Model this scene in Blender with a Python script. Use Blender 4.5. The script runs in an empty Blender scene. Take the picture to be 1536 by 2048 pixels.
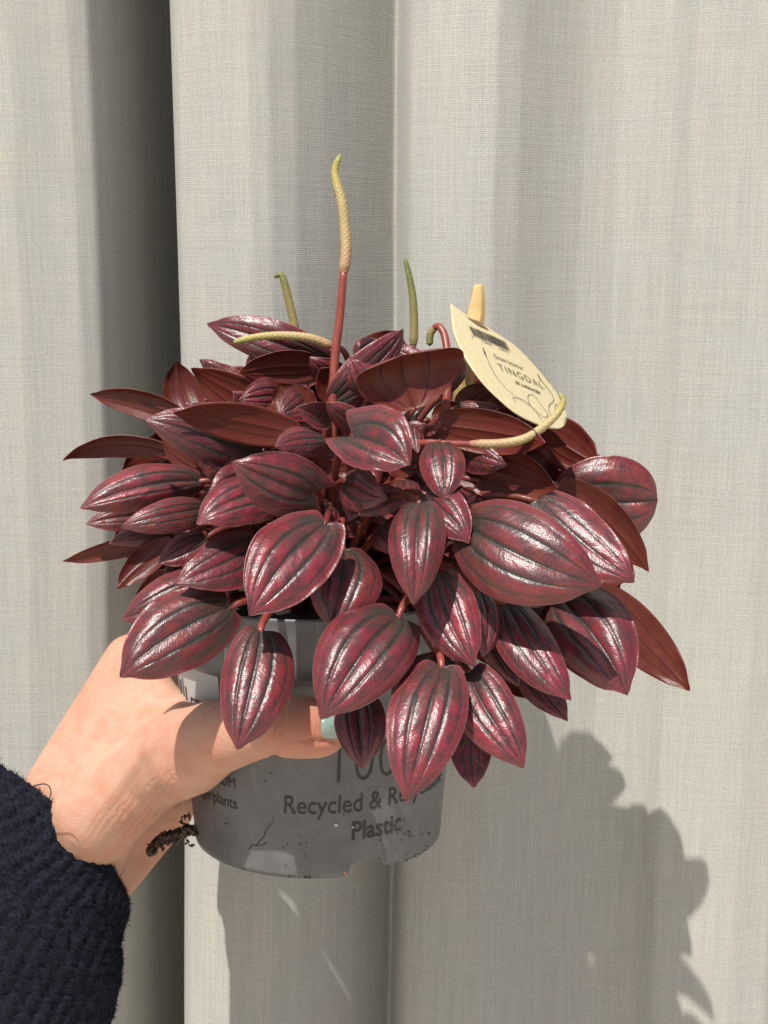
import bpy, bmesh, math, random
import numpy as np
from mathutils import Vector, Matrix, noise
R = math.radians
random.seed(7); rng = np.random.RandomState(7)
S = bpy.context.scene
COL = S.collection

# ------------------------------------------------------------------ camera, sky, sun, exposure
F = 2970.0                     # focal length in pixels of the 1536 wide photograph
PITCH = R(10)
cd = bpy.data.cameras.new('camera'); cam = bpy.data.objects.new('camera', cd); COL.objects.link(cam)
cam.location = (0, 0, 0); cam.rotation_euler = (R(90) - PITCH, 0, 0)
cd.sensor_fit = 'HORIZONTAL'; cd.sensor_width = 36; cd.lens = 36 * F / 1536
cd.clip_start = 0.01; cd.clip_end = 200
S.camera = cam
SUN_EL, SUN_AZ = R(60), R(25.5)      # azimuth: towards the left of straight behind the camera
Ldir = Vector((-math.sin(SUN_AZ) * math.cos(SUN_EL), -math.cos(SUN_AZ) * math.cos(SUN_EL), math.sin(SUN_EL)))
w = bpy.data.worlds.new('World'); S.world = w; w.use_nodes = True
wn = w.node_tree
sky = wn.nodes.new('ShaderNodeTexSky'); sky.sky_type = 'NISHITA'; sky.sun_disc = False
sky.sun_elevation = SUN_EL; sky.sun_rotation = math.atan2(Ldir.x, Ldir.y)
sky.air_density = 1.0; sky.dust_density = 2.5; sky.ozone_density = 0.6
wn.links.new(sky.outputs[0], wn.nodes['Background'].inputs[0]); wn.nodes['Background'].inputs[1].default_value = 0.085
sl = bpy.data.lights.new('sun', 'SUN'); sl.energy = 5.0; sl.angle = R(0.6); sl.color = (1.0, 0.95, 0.88)
so = bpy.data.objects.new('sun', sl); COL.objects.link(so); so.rotation_euler = (-Ldir).to_track_quat('-Z', 'Y').to_euler()
so.location = Ldir * 5
S.view_settings.view_transform = 'Standard'; S.view_settings.look = 'None'
S.view_settings.exposure = 0.24; S.view_settings.gamma = 1.0

# ------------------------------------------------------------------ helpers
FW = Vector((0, math.cos(PITCH), -math.sin(PITCH))); UP = Vector((0, math.sin(PITCH), math.cos(PITCH))); RT = Vector((1, 0, 0))
def P(u, v, d=0.0):
    """point seen at photograph pixel (u, v), d centimetres behind the plane 60 cm in front of the camera"""
    D = 0.60 + d * 0.01
    return RT * ((u - 768) / F * D) + UP * ((1024 - v) / F * D) + FW * D
def px(n, d=0.0): return n / F * (0.60 + d * 0.01)

def mesh_obj(name, verts, faces, mats=(), parent=None, smooth=True, uvs=None, mat_idx=None):
    me = bpy.data.meshes.new(name)
    me.from_pydata([tuple(v) for v in verts], [], [tuple(f) for f in faces])
    for m in mats: me.materials.append(m)
    if mat_idx is not None: me.polygons.foreach_set('material_index', np.asarray(mat_idx, dtype=np.int32))
    if smooth: me.polygons.foreach_set('use_smooth', np.ones(len(me.polygons), dtype=bool))
    if uvs is not None:
        ul = me.uv_layers.new(name='UVMap')
        li = np.zeros(len(me.loops), dtype=np.int32); me.loops.foreach_get('vertex_index', li)
        ul.data.foreach_set('uv', np.asarray(uvs, dtype=np.float32)[li].ravel())
    me.update()
    o = bpy.data.objects.new(name, me); COL.objects.link(o)
    if parent: o.parent = parent
    return o
def tag(o, label, cat=None, group=None, kind=None):
    if label: o['label'] = label
    if cat: o['category'] = cat
    if group: o['group'] = group
    if kind: o['kind'] = kind
    return o
def empty(name, loc):
    o = bpy.data.objects.new(name, None); COL.objects.link(o); o.location = loc; o.empty_display_size = 0.01
    return o
def reparent(o, parent):
    """child keeps its world place (things sit at an Empty at their base)"""
    o.parent = parent; o.matrix_parent_inverse = Matrix.Translation(-parent.location) if parent.type == 'EMPTY' else Matrix()

def bm_obj(name, bm, mats=(), smooth=True):
    me = bpy.data.meshes.new(name); bm.to_mesh(me); bm.free()
    for m in mats: me.materials.append(m)
    if smooth: me.polygons.foreach_set('use_smooth', np.ones(len(me.polygons), dtype=bool))
    o = bpy.data.objects.new(name, me); COL.objects.link(o); return o

def catmull(pts, n):
    """pts: list of equal-length tuples; returns n samples of a Catmull-Rom through them"""
    p = np.array(pts, dtype=float); k = len(p)
    p = np.vstack([2 * p[0] - p[1], p, 2 * p[-1] - p[-2]])
    out = []
    for x in np.linspace(0, k - 1 - 1e-6, n):
        i = int(x); f = x - i; a, b, c, d = p[i], p[i + 1], p[i + 2], p[i + 3]
        out.append(0.5 * (2 * b + (c - a) * f + (2 * a - 5 * b + 4 * c - d) * f * f + (3 * b - a - 3 * c + d) * f ** 3))
    return np.array(out)

def tube(name, path, rad, mats, parent=None, seg=12, bump=None, cap=True):
    """path (n,3) numpy, rad (n,), bump(i, a)->radius multiplier"""
    n = len(path); T = np.gradient(path, axis=0); T /= np.linalg.norm(T, axis=1)[:, None] + 1e-12
    ref = np.array([0.31, -0.9, 0.3]); N = ref - T[0] * ref.dot(T[0]); N /= np.linalg.norm(N)
    V = []; U = []; acc = 0
    for i in range(n):
        N = N - T[i] * N.dot(T[i]); N /= np.linalg.norm(N); B = np.cross(T[i], N)
        if i: acc += np.linalg.norm(path[i] - path[i - 1])
        for j in range(seg):
            a = 2 * math.pi * j / seg; r = rad[i] * (bump(i, a, acc) if bump else 1)
            V.append(path[i] + r * (math.cos(a) * N + math.sin(a) * B)); U.append((j / seg, i / (n - 1)))
    Fc = [(i * seg + j, i * seg + (j + 1) % seg, (i + 1) * seg + (j + 1) % seg, (i + 1) * seg + j) for i in range(n - 1) for j in range(seg)]
    if cap:
        V += [path[0] - T[0] * rad[0] * .5, path[-1] + T[-1] * rad[-1] * .8]; U += [(0, 0), (0, 1)]; a, b = len(V) - 2, len(V) - 1
        Fc += [(a, (j + 1) % seg, j) for j in range(seg)]; o = (n - 1) * seg
        Fc += [(b, o + j, o + (j + 1) % seg) for j in range(seg)]
    return mesh_obj(name, V, Fc, mats, parent, uvs=U)

# ------------------------------------------------------------------ node material helper
class NT:
    def __init__(s, name):
        s.m = bpy.data.materials.new(name); s.m.use_nodes = True; s.t = s.m.node_tree
        s.b = s.t.nodes['Principled BSDF']; s.out = s.t.nodes['Material Output']
    def n(s, typ, **kw):
        nd = s.t.nodes.new('ShaderNode' + typ)
        for k, v in kw.items(): setattr(nd, k, v)
        return nd
    def l(s, a, b): s.t.links.new(a, b)
    def math(s, op, a, b=None, c=None, clamp=False):
        nd = s.n('Math', operation=op, use_clamp=clamp)
        for i, x in enumerate((a, b, c)):
            if x is None: continue
            if isinstance(x, (int, float)): nd.inputs[i].default_value = x
            else: s.l(x, nd.inputs[i])
        return nd.outputs[0]
    def ss(s, x, e0, e1, o0=0.0, o1=1.0):
        nd = s.n('MapRange', interpolation_type='SMOOTHSTEP')
        for i, v in enumerate((x, e0, e1, o0, o1)):
            if isinstance(v, (int, float)): nd.inputs[i].default_value = v
            else: s.l(v, nd.inputs[i])
        return nd.outputs[0]
    def mix(s, f, a, b, mode='MIX'):
        nd = s.n('Mix', data_type='RGBA', blend_type=mode)
        for i, x in ((0, f), (6, a), (7, b)):
            if isinstance(x, (int, float)): nd.inputs[i].default_value = x
            elif isinstance(x, tuple): nd.inputs[i].default_value = (*x, 1)
            else: s.l(x, nd.inputs[i])
        return nd.outputs[2]
    def noise(s, scale, detail=2, rough=.5, vec=None, vscale=None):
        nd = s.n('TexNoise'); nd.inputs['Scale'].default_value = scale; nd.inputs['Detail'].default_value = detail; nd.inputs['Roughness'].default_value = rough
        v = vec if vec is not None else s.coord()
        if vscale:
            mp = s.n('Mapping'); s.l(v, mp.inputs[0]); mp.inputs['Scale'].default_value = vscale; v = mp.outputs[0]
        s.l(v, nd.inputs['Vector']); return nd.outputs[0]
    def coord(s, which='Object'):
        return s.n('TexCoord').outputs[which]
    def bump(s, h, dist, strength=1.0, prev=None):
        nd = s.n('Bump'); nd.inputs['Strength'].default_value = strength; nd.inputs['Distance'].default_value = dist
        s.l(h, nd.inputs['Height'])
        if prev is not None: s.l(prev, nd.inputs['Normal'])
        return nd.outputs[0]
    def set(s, **kw):
        for k, v in kw.items():
            i = s.b.inputs[k.replace('_', ' ')]
            if isinstance(v, (int, float)): i.default_value = v
            elif isinstance(v, tuple): i.default_value = (*v, 1) if len(v) == 3 and i.type == 'RGBA' else v
            else: s.l(v, i)
    def translucent(s, col, fac):
        tr = s.n('BsdfTranslucent'); mx = s.n('MixShader')
        if isinstance(col, tuple): tr.inputs[0].default_value = (*col, 1)
        else: s.l(col, tr.inputs[0])
        mx.inputs[0].default_value = fac; s.l(s.b.outputs[0], mx.inputs[1]); s.l(tr.outputs[0], mx.inputs[2]); s.l(mx.outputs[0], s.out.inputs[0])

def simple(name, col, rough=.6, spec=.5):
    m = NT(name); m.set(Base_Color=col, Roughness=rough); m.b.inputs['Specular IOR Level'].default_value = spec; return m.m

# ---- leaf, upper side
def leaf_top():
    m = NT('leaf_upper_side')
    uv = m.n('UVMap').outputs[0]; sp = m.n('SeparateXYZ'); m.l(uv, sp.inputs[0])
    oi = m.n('ObjectInfo').outputs['Random']
    cmb = m.n('CombineXYZ'); m.l(sp.outputs[0], cmb.inputs[0]); m.l(sp.outputs[1], cmb.inputs[1]); m.l(m.math('MULTIPLY', oi, 37.0), cmb.inputs[2])
    uvr = cmb.outputs[0]
    nz = m.noise(7, 3, .55, uvr); nf = m.noise(26, 3, .6, uvr, (1, 1.4, 1))
    t = m.math('ABSOLUTE', m.math('MULTIPLY_ADD', sp.outputs[0], 2.0, -1.0)); s_ = sp.outputs[1]
    tw = m.math('ADD', t, m.math('MULTIPLY', m.math('ADD', nf, -.5), .05))
    d0 = tw; d1 = m.math('ABSOLUTE', m.math('SUBTRACT', tw, .41)); d2 = m.math('ABSOLUTE', m.math('SUBTRACT', tw, .78))
    v = m.math('MINIMUM', m.math('ABSOLUTE', d0), m.math('MINIMUM', d1, m.math('ADD', d2, .016)))
    inner = m.math('MINIMUM', m.math('ABSOLUTE', d0), d1)
    # green-black bands round the veins, wide near the stalk
    wd = m.math('ADD', m.math('MULTIPLY', m.math('POWER', m.math('SUBTRACT', 1.0, s_), 1.5), .14), m.math('MULTIPLY', nz, .045))
    band = m.ss(m.math('DIVIDE', m.math('MINIMUM', inner, m.math('ADD', m.math('MULTIPLY', d2, 2.2), .02)), m.math('ADD', wd, .01)), .15, 1.15, 1, 0)
    vein = m.ss(v, .0, .028, 1, 0)
    basez = m.ss(s_, .0, .42, .75, 0)
    basez = m.math('MULTIPLY', basez, m.ss(t, .55, .9, 1, .15))
    g = m.math('MAXIMUM', m.math('MULTIPLY', band, .80), basez)
    cell = m.noise(1500, 2, .6); cell2 = m.noise(4200, 1, .5)
    vor = m.n('TexVoronoi', feature='F1'); m.l(m.coord(), vor.inputs['Vector']); vor.inputs['Scale'].default_value = 2100
    red = m.mix(m.ss(oi, 0, 1), (.205, .020, .036), (.115, .014, .025))
    oi2 = m.math('FRACT', m.math('MULTIPLY', oi, 7.31)); red = m.mix(m.math('MULTIPLY', oi2, .45), red, (.20, .045, .032))
    red = m.mix(m.ss(nz, .35, .65), red, (.080, .026, .027))
    red = m.mix(m.ss(t, .72, 1.0), red, (.145, .022, .029))
    grn = m.mix(nz, (.010, .020, .015), (.026, .040, .028))
    c = m.mix(g, red, grn)
    c = m.mix(m.math('MULTIPLY', vein, .75), c, (.008, .011, .010))
    c = m.mix(m.ss(t, .972, .997), c, (.22, .10, .085))
    c = m.mix(.55, c, m.mix(m.ss(cell, .3, .7), (.55, .5, .5), (1.35, 1.3, 1.3)), 'MULTIPLY')
    rough = m.math('ADD', m.math('MULTIPLY', m.noise(900, 3, .6), .22), .24)
    # relief between the veins: fine side veins and pebbled cells
    sk = m.math('ADD', s_, m.math('MULTIPLY', t, -.22))
    cu = m.n('CombineXYZ'); m.l(m.math('MULTIPLY', t, 2.0), cu.inputs[0]); m.l(m.math('MULTIPLY', sk, 15.0), cu.inputs[1]); m.l(m.math('MULTIPLY', oi, 41.0), cu.inputs[2])
    sv_ = m.noise(1.0, 3, .6, cu.outputs[0])
    b = m.bump(sv_, .0010, .30)
    b = m.bump(m.noise(450, 3, .6), .0005, .20, b)
    b = m.bump(vor.outputs['Distance'], .00016, .35, b)
    m.set(Base_Color=c, Roughness=rough, Normal=b, Coat_Weight=.17, Coat_Roughness=.22, Coat_Normal=b)
    m.b.inputs['Specular IOR Level'].default_value = .5
    return m.m
def leaf_bottom():
    m = NT('leaf_underside')
    uv = m.n('UVMap').outputs[0]; sp = m.n('SeparateXYZ'); m.l(uv, sp.inputs[0])
    oi = m.n('ObjectInfo').outputs['Random']
    nz = m.noise(300, 3, .6)
    t = m.math('ABSOLUTE', m.math('MULTIPLY_ADD', sp.outputs[0], 2.0, -1.0))
    v = m.math('MINIMUM', t, m.math('ABSOLUTE', m.math('SUBTRACT', t, .45)))
    c = m.mix(oi, (.175, .030, .024), (.115, .021, .020))
    c = m.mix(m.ss(nz, .35, .7), c, (.15, .040, .022))
    c = m.mix(m.ss(v, .006, .03, .85, 0), c, (.022, .008, .008))
    b = m.bump(m.noise(1500, 3, .6), .0002, .6)
    m.set(Base_Color=c, Roughness=.36, Normal=b); m.b.inputs['Specular IOR Level'].default_value = .5
    m.translucent((.75, .14, .035), .36)
    return m.m
M_TOP, M_BOT = leaf_top(), leaf_bottom()
def petiole_mat():
    m = NT('leaf_stalk'); n = m.noise(500, 3, .6, None, (1, 1, .25)); oi = m.n('ObjectInfo').outputs['Random']
    c = m.mix(m.ss(n, .3, .7), (.21, .040, .030), (.29, .065, .040)); c = m.mix(m.math('MULTIPLY', oi, .5), c, (.16, .03, .03))
    m.set(Base_Color=c, Roughness=.38, Normal=m.bump(n, .0003, .5)); m.b.inputs['Subsurface Weight'].default_value = .1
    m.b.inputs['Subsurface Radius'].default_value = (.003, .001, .0005); return m.m
M_PET = petiole_mat()
M_STK = petiole_mat(); M_STK.name = 'shaded_leaf_stalk'  # stalk colour darkened to imitate the shade inside the plant
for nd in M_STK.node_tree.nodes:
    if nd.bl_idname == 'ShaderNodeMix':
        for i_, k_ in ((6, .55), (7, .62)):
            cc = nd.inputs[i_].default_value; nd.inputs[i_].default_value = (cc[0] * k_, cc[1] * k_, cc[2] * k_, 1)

# ------------------------------------------------------------------ ground and curtain
def ground_mat():
    m = NT('pale_ground'); n = m.noise(6, 5, .6); m.set(Base_Color=m.mix(n, (.46, .41, .33), (.56, .50, .42)), Roughness=.85); return m.m
g = mesh_obj('ground', [(-60, -60, -1.25), (60, -60, -1.25), (60, 60, -1.25), (-60, 60, -1.25)], [(0, 1, 2, 3)], [ground_mat()], smooth=False)  # unseen sheet added below, pale and warm to bounce sunlight up
tag(g, 'unseen pale ground far below the frame, added to bounce sunlight', kind='structure')

def curtain_mat():
    m = NT('woven_curtain_cloth')
    uv = m.n('UVMap').outputs[0]; sp = m.n('SeparateXYZ'); m.l(uv, sp.inputs[0])     # uv in metres along the cloth
    X, Z = sp.outputs[0], sp.outputs[1]
    wob = m.noise(14, 2, .5, uv)
    slv = m.noise(1, 3, .65, uv, (620, 22, 1)); slh = m.noise(1, 3, .65, uv, (26, 620, 1)); big = m.noise(1, 3, .5, uv, (70, 3, 1)); bigh = m.noise(1, 3, .5, uv, (14, 30, 1))
    per = .00092
    a = m.math('SINE', m.math('MULTIPLY', m.math('ADD', X, m.math('MULTIPLY', wob, .0030)), 2 * math.pi / per))
    b_ = m.math('SINE', m.math('MULTIPLY', m.math('ADD', Z, m.math('MULTIPLY', wob, .0022)), 2 * math.pi / per))
    tv = m.math('POWER', m.math('MULTIPLY_ADD', a, .5, .5), .7); th = m.math('POWER', m.math('MULTIPLY_ADD', b_, .5, .5), .7)
    wv = m.math('MAXIMUM', m.math('MULTIPLY', tv, m.math('ADD', m.math('MULTIPLY', slv, .95), .37)), m.math('MULTIPLY', th, m.math('ADD', m.math('MULTIPLY', slh, .8), .44)))
    c = m.mix(m.ss(wv, .2, .95), (.395, .393, .365), (.565, .565, .530))
    tint = m.mix(m.ss(slv, .35, .65), (.965, .965, .968), (1.035, 1.03, 1.02)); c = m.mix(.8, c, tint, 'MULTIPLY')
    tint = m.mix(m.ss(slh, .35, .65), (.98, .98, .98), (1.02, 1.018, 1.012)); c = m.mix(.8, c, tint, 'MULTIPLY')
    tint = m.mix(m.ss(big, .35, .65), (.975, .985, .98), (1.025, 1.01, 1.005)); c = m.mix(1, c, tint, 'MULTIPLY')
    tint = m.mix(m.ss(bigh, .4, .7), (.99, 1.0, .995), (1.015, .995, .988)); c = m.mix(1, c, tint, 'MULTIPLY')
    mo = m.noise(1100, 2, .6, uv); c = m.mix(1, c, m.mix(m.ss(mo, .3, .7), (.89, .89, .89), (1.11, 1.11, 1.11)), 'MULTIPLY')
    b = m.bump(wv, .0003, .35); b = m.bump(m.math('ADD', slv, slh), .0004, .15, b)
    m.set(Base_Color=c, Roughness=.9, Normal=b); m.b.inputs['Specular IOR Level'].default_value = .15
    m.b.inputs['Sheen Weight'].default_value = .1
    m.translucent(c, .22)
    return m.m
gp = [(-1500, 60), (-1300, 0), (-1150, 30), (-1000, 120), (-960, 180), (-940, 60), (-800, 5), (-650, 30), (-520, 110), (-440, 190), (-420, 60), (-330, 15), (-200, 5), (-120, 20), (-60, 12), (0, 2), (60, -8), (110, -2), (170, 6), (206, 26), (228, 80), (240, 190), (256, 340), (290, 450), (330, 530), (338, 300), (346, 100), (364, 64), (410, 36), (460, 14), (510, 2), (550, 10), (600, 40), (650, 88), (700, 144), (750, 200), (800, 256), (807, 170), (814, 88), (828, 66), (860, 42), (920, 18), (980, 6), (1030, 28), (1090, 72), (1160, 112), (1230, 132), (1290, 120), (1330, 92), (1360, 52), (1440, 30), (1520, 20), (1600, 34), (1700, 90), (1780, 170), (1796, 60), (1900, 10), (2050, 20), (2200, 100), (2300, 200), (2320, 60), (2450, 10), (2700, 60), (2900, 150)]
us = np.arange(-1500, 2900, 3.0); gv = np.interp(us, [p[0] for p in gp], [p[1] for p in gp])
k = np.exp(-np.arange(-4, 5) ** 2 / (2 * 1.5 ** 2)); k /= k.sum(); gs = np.convolve(np.pad(gv, 4, mode='edge'), k, 'valid')
CS = .719 / F
zs = np.linspace(.55, -1.2, 120)
V = []; U = []
arc = np.concatenate([[0], np.cumsum(np.hypot(np.diff(us), np.diff(gs)))]) * CS
for z in zs:
    zz = z + .125
    dep = gs * (1 + .10 * np.sin(zz * 3.1 + us * .003)) + 10 * np.sin(us * .006 + zz * 4) + 4 * np.sin(us * .019 - zz * 9)
    xx = (us - 768) * CS + .0145 * min(zz, 0) + .003 * max(zz, 0) - .006 * max(zz, 0) / (1 + np.exp((us - 290) / 12)) + .0012 * np.sin(zz * 9 + us * .004)
    for x, dd, s_ in zip(xx, dep, arc): V.append((x, .704 + dd * CS, z)); U.append((s_, z + 2))
nu = len(us); Fc = [(i * nu + j, (i + 1) * nu + j, (i + 1) * nu + j + 1, i * nu + j + 1) for i in range(len(zs) - 1) for j in range(nu - 1)]
cur = mesh_obj('curtain', V, Fc, [curtain_mat()], uvs=U)
sm = cur.modifiers.new('thickness', 'SOLIDIFY'); sm.thickness = .0006; sm.offset = -1
tag(cur, 'pale grey woven linen curtain hanging in soft vertical folds behind the plant', 'curtain')

# ------------------------------------------------------------------ pot
PC = Vector((-.027, .578, 0)); ZB = -.2336; ZT = ZB + .103; RB, RTp = .0500, .0565
def pot_mat():
    m = NT('grey_recycled_plastic'); n = m.noise(90, 4, .6); f = m.noise(700, 3, .6)
    c = m.mix(m.ss(n, .3, .7), (.095, .098, .103), (.128, .131, .135)); c = m.mix(m.ss(f, .68, .75, 0, .7), c, (.09, .075, .06)); c = m.mix(m.ss(m.noise(55, 5, .7), .56, .70, 0, .45), c, (.10, .085, .065)); c = m.mix(m.ss(m.noise(38, 6, .75, None, (1, 1, .3)), .60, .66, 0, .35), c, (.20, .20, .19))
    m.set(Base_Color=c, Roughness=m.math('MULTIPLY_ADD', n, .25, .25), Normal=m.bump(n, .0008, .3)); return m.m
M_POT = pot_mat()
def pot_r(z):
    if z > ZT - .024: return .0608 + (z - ZT) * .05
    return RB + (RTp - RB) * (z - ZB) / (ZT - .024 - ZB)
def chip(a):
    """height of the broken bottom edge above the true bottom at angle a (0 = towards the camera, + = right)"""
    x = math.degrees(a)
    pts = [(-180, 0), (12, 0), (15, .0005), (17, .0042), (20, .0056), (27, .0052), (31, .0058), (33, .002), (36, .0012), (50, .0006), (80, 0), (180, 0)]
    h = np.interp(x, [p[0] for p in pts], [p[1] for p in pts])
    return h + (.0005 * math.sin(x * 1.7) * math.sin(x * .63) if 14 < x < 75 else 0)
prof = []  # (radius, z, follows chip)
prof += [('c', z) for z in (0, .0015, .004, .008, .014)]
NA = 360; V = []; rings = []
outer = [(z, 1) for z in (0, .002, .0045, .0075)] + [(z, 0) for z in np.linspace(.012, .0785, 8)]
for z, c_ in outer:
    rings.append([('o', z, c_)])
V = []; Fc = []
def ring(fn):
    s0 = len(V)
    for j in range(NA):
        a = -math.pi + 2 * math.pi * j / NA; r, z = fn(a)
        V.append((PC.x + r * math.sin(a), PC.y - r * math.cos(a), z))
    return s0
rs = []
for z, c_ in outer:
    rs.append(ring(lambda a, z=z, c_=c_: (pot_r(ZB + z) + (.0006 * math.sin(a * 9) if z < .002 else 0) * 0, ZB + (z + chip(a) * max(0, 1 - z / .012)))))
zr = ZT - .024
rs.append(ring(lambda a: (pot_r(zr - .0001), zr - .0005))); rs.append(ring(lambda a: (.0592, zr))); rs.append(ring(lambda a: (.0600, zr + .0008)))
for z in (.006, .012, .018): rs.append(ring(lambda a, z=z: (.0600 + z * .05, zr + z)))
rs.append(ring(lambda a: (.0612, ZT - .0012))); rs.append(ring(lambda a: (.0618, ZT - .0002))); rs.append(ring(lambda a: (.0612, ZT + .0004))); rs.append(ring(lambda a: (.0600, ZT)))
rs.append(ring(lambda a: (.0592, ZT - .01))); rs.append(ring(lambda a: (.0582, zr))); rs.append(ring(lambda a: (.0555, zr - .003)))
rs.append(ring(lambda a: (RB - .0005, ZB + .012))); rs.append(ring(lambda a: (RB - .0010, ZB + chip(a))))
for a, b in zip(rs, rs[1:] + rs[:1]):
    for j in range(NA): Fc.append((a + j, a + (j + 1) % NA, b + (j + 1) % NA, b + j))
pot = empty('plant_pot', (PC.x, PC.y, ZB))
tag(pot, 'grey recycled plastic nursery pot with chipped bottom edge, held in the hand', 'pot')
o = mesh_obj('pot_wall', V, Fc, [M_POT]); reparent(o, pot)
for p in o.data.polygons: pass
# floor of the pot
V = [(PC.x, PC.y, ZB + .0065)]; 
for rr in (.02, .0485):
    for j in range(64): V.append((PC.x + rr * math.sin(j / 64 * 2 * math.pi), PC.y - rr * math.cos(j / 64 * 2 * math.pi), ZB + (.0065 if rr < .03 else .0072)))
Fc = [(0, 1 + (j + 1) % 64, 1 + j) for j in range(64)] + [(1 + j, 1 + (j + 1) % 64, 65 + (j + 1) % 64, 65 + j) for j in range(64)]
o = mesh_obj('pot_base', V, Fc, [M_POT]); sd = o.modifiers.new('t', 'SOLIDIFY'); sd.thickness = .001; reparent(o, pot)
# soil
def soil_mat():
    m = NT('dark_potting_soil'); n = m.noise(900, 4, .7); m.set(Base_Color=m.mix(m.ss(n, .3, .75), (.008, .006, .004), (.05, .032, .02)), Roughness=.9, Normal=m.bump(n, .002, 1)); return m.m
M_SOIL = soil_mat()
V = [(PC.x, PC.y, ZT - .006)]; Fc = []; ns, nr = 96, 26
for i in range(1, nr + 1):
    for j in range(ns):
        r = .0588 * i / nr; a = j / ns * 2 * math.pi; x, y = PC.x + r * math.sin(a), PC.y - r * math.cos(a)
        V.append((x, y, ZT - .007 + .0035 * noise.noise(Vector((x, y, 0)) * 180) + .003 * noise.noise(Vector((x, y, 3)) * 60)))
Fc += [(0, 1 + j, 1 + (j + 1) % ns) for j in range(ns)]
for i in range(nr - 1):
    for j in range(ns): a = 1 + i * ns; b = a + ns; Fc.append((a + j, b + j, b + (j + 1) % ns, a + (j + 1) % ns))
o = mesh_obj('soil', V, Fc, [M_SOIL]); o['kind'] = 'stuff'; reparent(o, pot)

M_INK = simple('dark_printed_ink', (.018, .018, .020), .55)
M_INK2 = simple('thin_printed_ink', (.025, .024, .022), .6)
def text_mesh(body, size, spacing=1.0, align='CENTER', bold=0.0, xscale=1.0):
    c = bpy.data.curves.new('t', 'FONT'); c.body = body; c.size = size; c.align_x = align; c.space_character = spacing; c.offset = bold; c.resolution_u = 3
    o = bpy.data.objects.new('t', c); COL.objects.link(o)
    me = bpy.data.meshes.new_from_object(o.evaluated_get(bpy.context.evaluated_depsgraph_get()))
    v = np.zeros(len(me.vertices) * 3); me.vertices.foreach_get('co', v); v = v.reshape(-1, 3); v[:, 0] *= xscale
    f = [tuple(p.vertices) for p in me.polygons]
    bpy.data.objects.remove(o); bpy.data.meshes.remove(me); bpy.data.curves.remove(c)
    return v, f
def on_pot(name, body, size, a0, z0, **kw):
    v, f = text_mesh(body, size, **kw); V = []
    for x, y, _ in v:
        z = z0 + y; r = pot_r(z) + .00025; a = a0 + x / r; V.append((PC.x + r * math.sin(a), PC.y - r * math.cos(a), z))
    o = mesh_obj(name, V, f, [M_INK], smooth=False); reparent(o, pot); return o
on_pot('printed_text', '100%', .0240, R(28.5), ZB + .0385, spacing=1.05, bold=-.00045, xscale=.78)
on_pot('printed_text', 'Recycled & Recyclable', .0104, R(30), ZB + .0265, spacing=.98, xscale=.84)
on_pot('printed_text', 'Plastic', .0106, R(28.5), ZB + .0150, spacing=.98, bold=.0001, xscale=.84)
on_pot('printed_text', 'LUNDAGERPLANTS.COM', .0062, R(-33), ZB + .0335, align='RIGHT', xscale=.82)
on_pot('printed_text', '@lundagerplants', .0066, R(-33), ZB + .0250, align='RIGHT', xscale=.88)
# pale label block at the upper left
def patch(name, a0, a1, z0, z1, mat, off=.0002, n=10):
    V = []; Fc = []
    for i in range(n + 1):
        a = a0 + (a1 - a0) * i / n
        for z in (z0, z1): r = pot_r(z) + off; V.append((PC.x + r * math.sin(a), PC.y - r * math.cos(a), z))
    for i in range(n): Fc.append((2 * i, 2 * i + 2, 2 * i + 3, 2 * i + 1))
    o = mesh_obj(name, V, Fc, [mat]); reparent(o, pot); return o
M_LAB = simple('pale_label', (.42, .42, .41), .5)
patch('printed_label', R(-78), R(-38), ZB + .052, ZB + .0775, M_LAB)
for i, (a, wd, z0, z1) in enumerate([(-76, 1.2, .0585, .070), (-72.5, .8, .0575, .072), (-70, 1.8, .0565, .069), (-66, 1, .0580, .071), (-63, 1.3, .060, .068)]):
    patch('printed_mark', R(a), R(a + wd), ZB + z0, ZB + z1, M_INK, .0004, 2)
for (a, b, z0, z1) in [(-58, -50, .056, .0568), (-58, -50, .0642, .065), (-58, -57, .0568, .0642), (-51, -50, .0568, .0642), (-55.8, -52.2, .0585, .0622)]:
    patch('printed_mark', R(a), R(b), ZB + z0, ZB + z1, M_INK, .0004, 4)

# crumbs of soil stuck on the pot
def lumps(name, centres, sizes, mat, parent=None, sub=1):
    bm0 = bmesh.new(); bmesh.ops.create_icosphere(bm0, subdivisions=sub, radius=1); bm0.verts.ensure_lookup_table()
    bv = np.array([v.co[:] for v in bm0.verts]); bf = [[v.index for v in f.verts] for f in bm0.faces]; bm0.free()
    V = []; Fc = []
    for c, s_ in zip(centres, sizes):
        k0 = len(V); A = rng.normal(size=(3, 3)); q, _ = np.linalg.qr(A); sc = np.asarray(s_) * (.35 + 1.5 * rng.rand(3) ** 1.5)
        vv = (bv * (1 + .35 * rng.normal(size=(len(bv), 1)).clip(-1, 1)) * sc) @ q + np.asarray(c)
        V += list(vv); Fc += [[i + k0 for i in f] for f in bf]
    return mesh_obj(name, V, Fc, [mat], parent, smooth=False)
cs, ss_ = [], []
for _ in range(90):
    a = R(random.choice([random.gauss(52, 8), random.uniform(-50, 75), random.gauss(-5, 4)])); z = ZB + max(.0005, random.choice([random.gauss(.012, .006), random.uniform(.001, .05), chip(a) + .0004]))
    r = pot_r(z) + .0002; cs.append((PC.x + r * math.sin(a), PC.y - r * math.cos(a), z)); ss_.append(random.uniform(.00012, .00032) * (1.6 if random.random() < .1 else 1))
o = lumps('soil_crumbs', cs, ss_, M_SOIL); o['kind'] = 'stuff'; reparent(o, pot)
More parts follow.
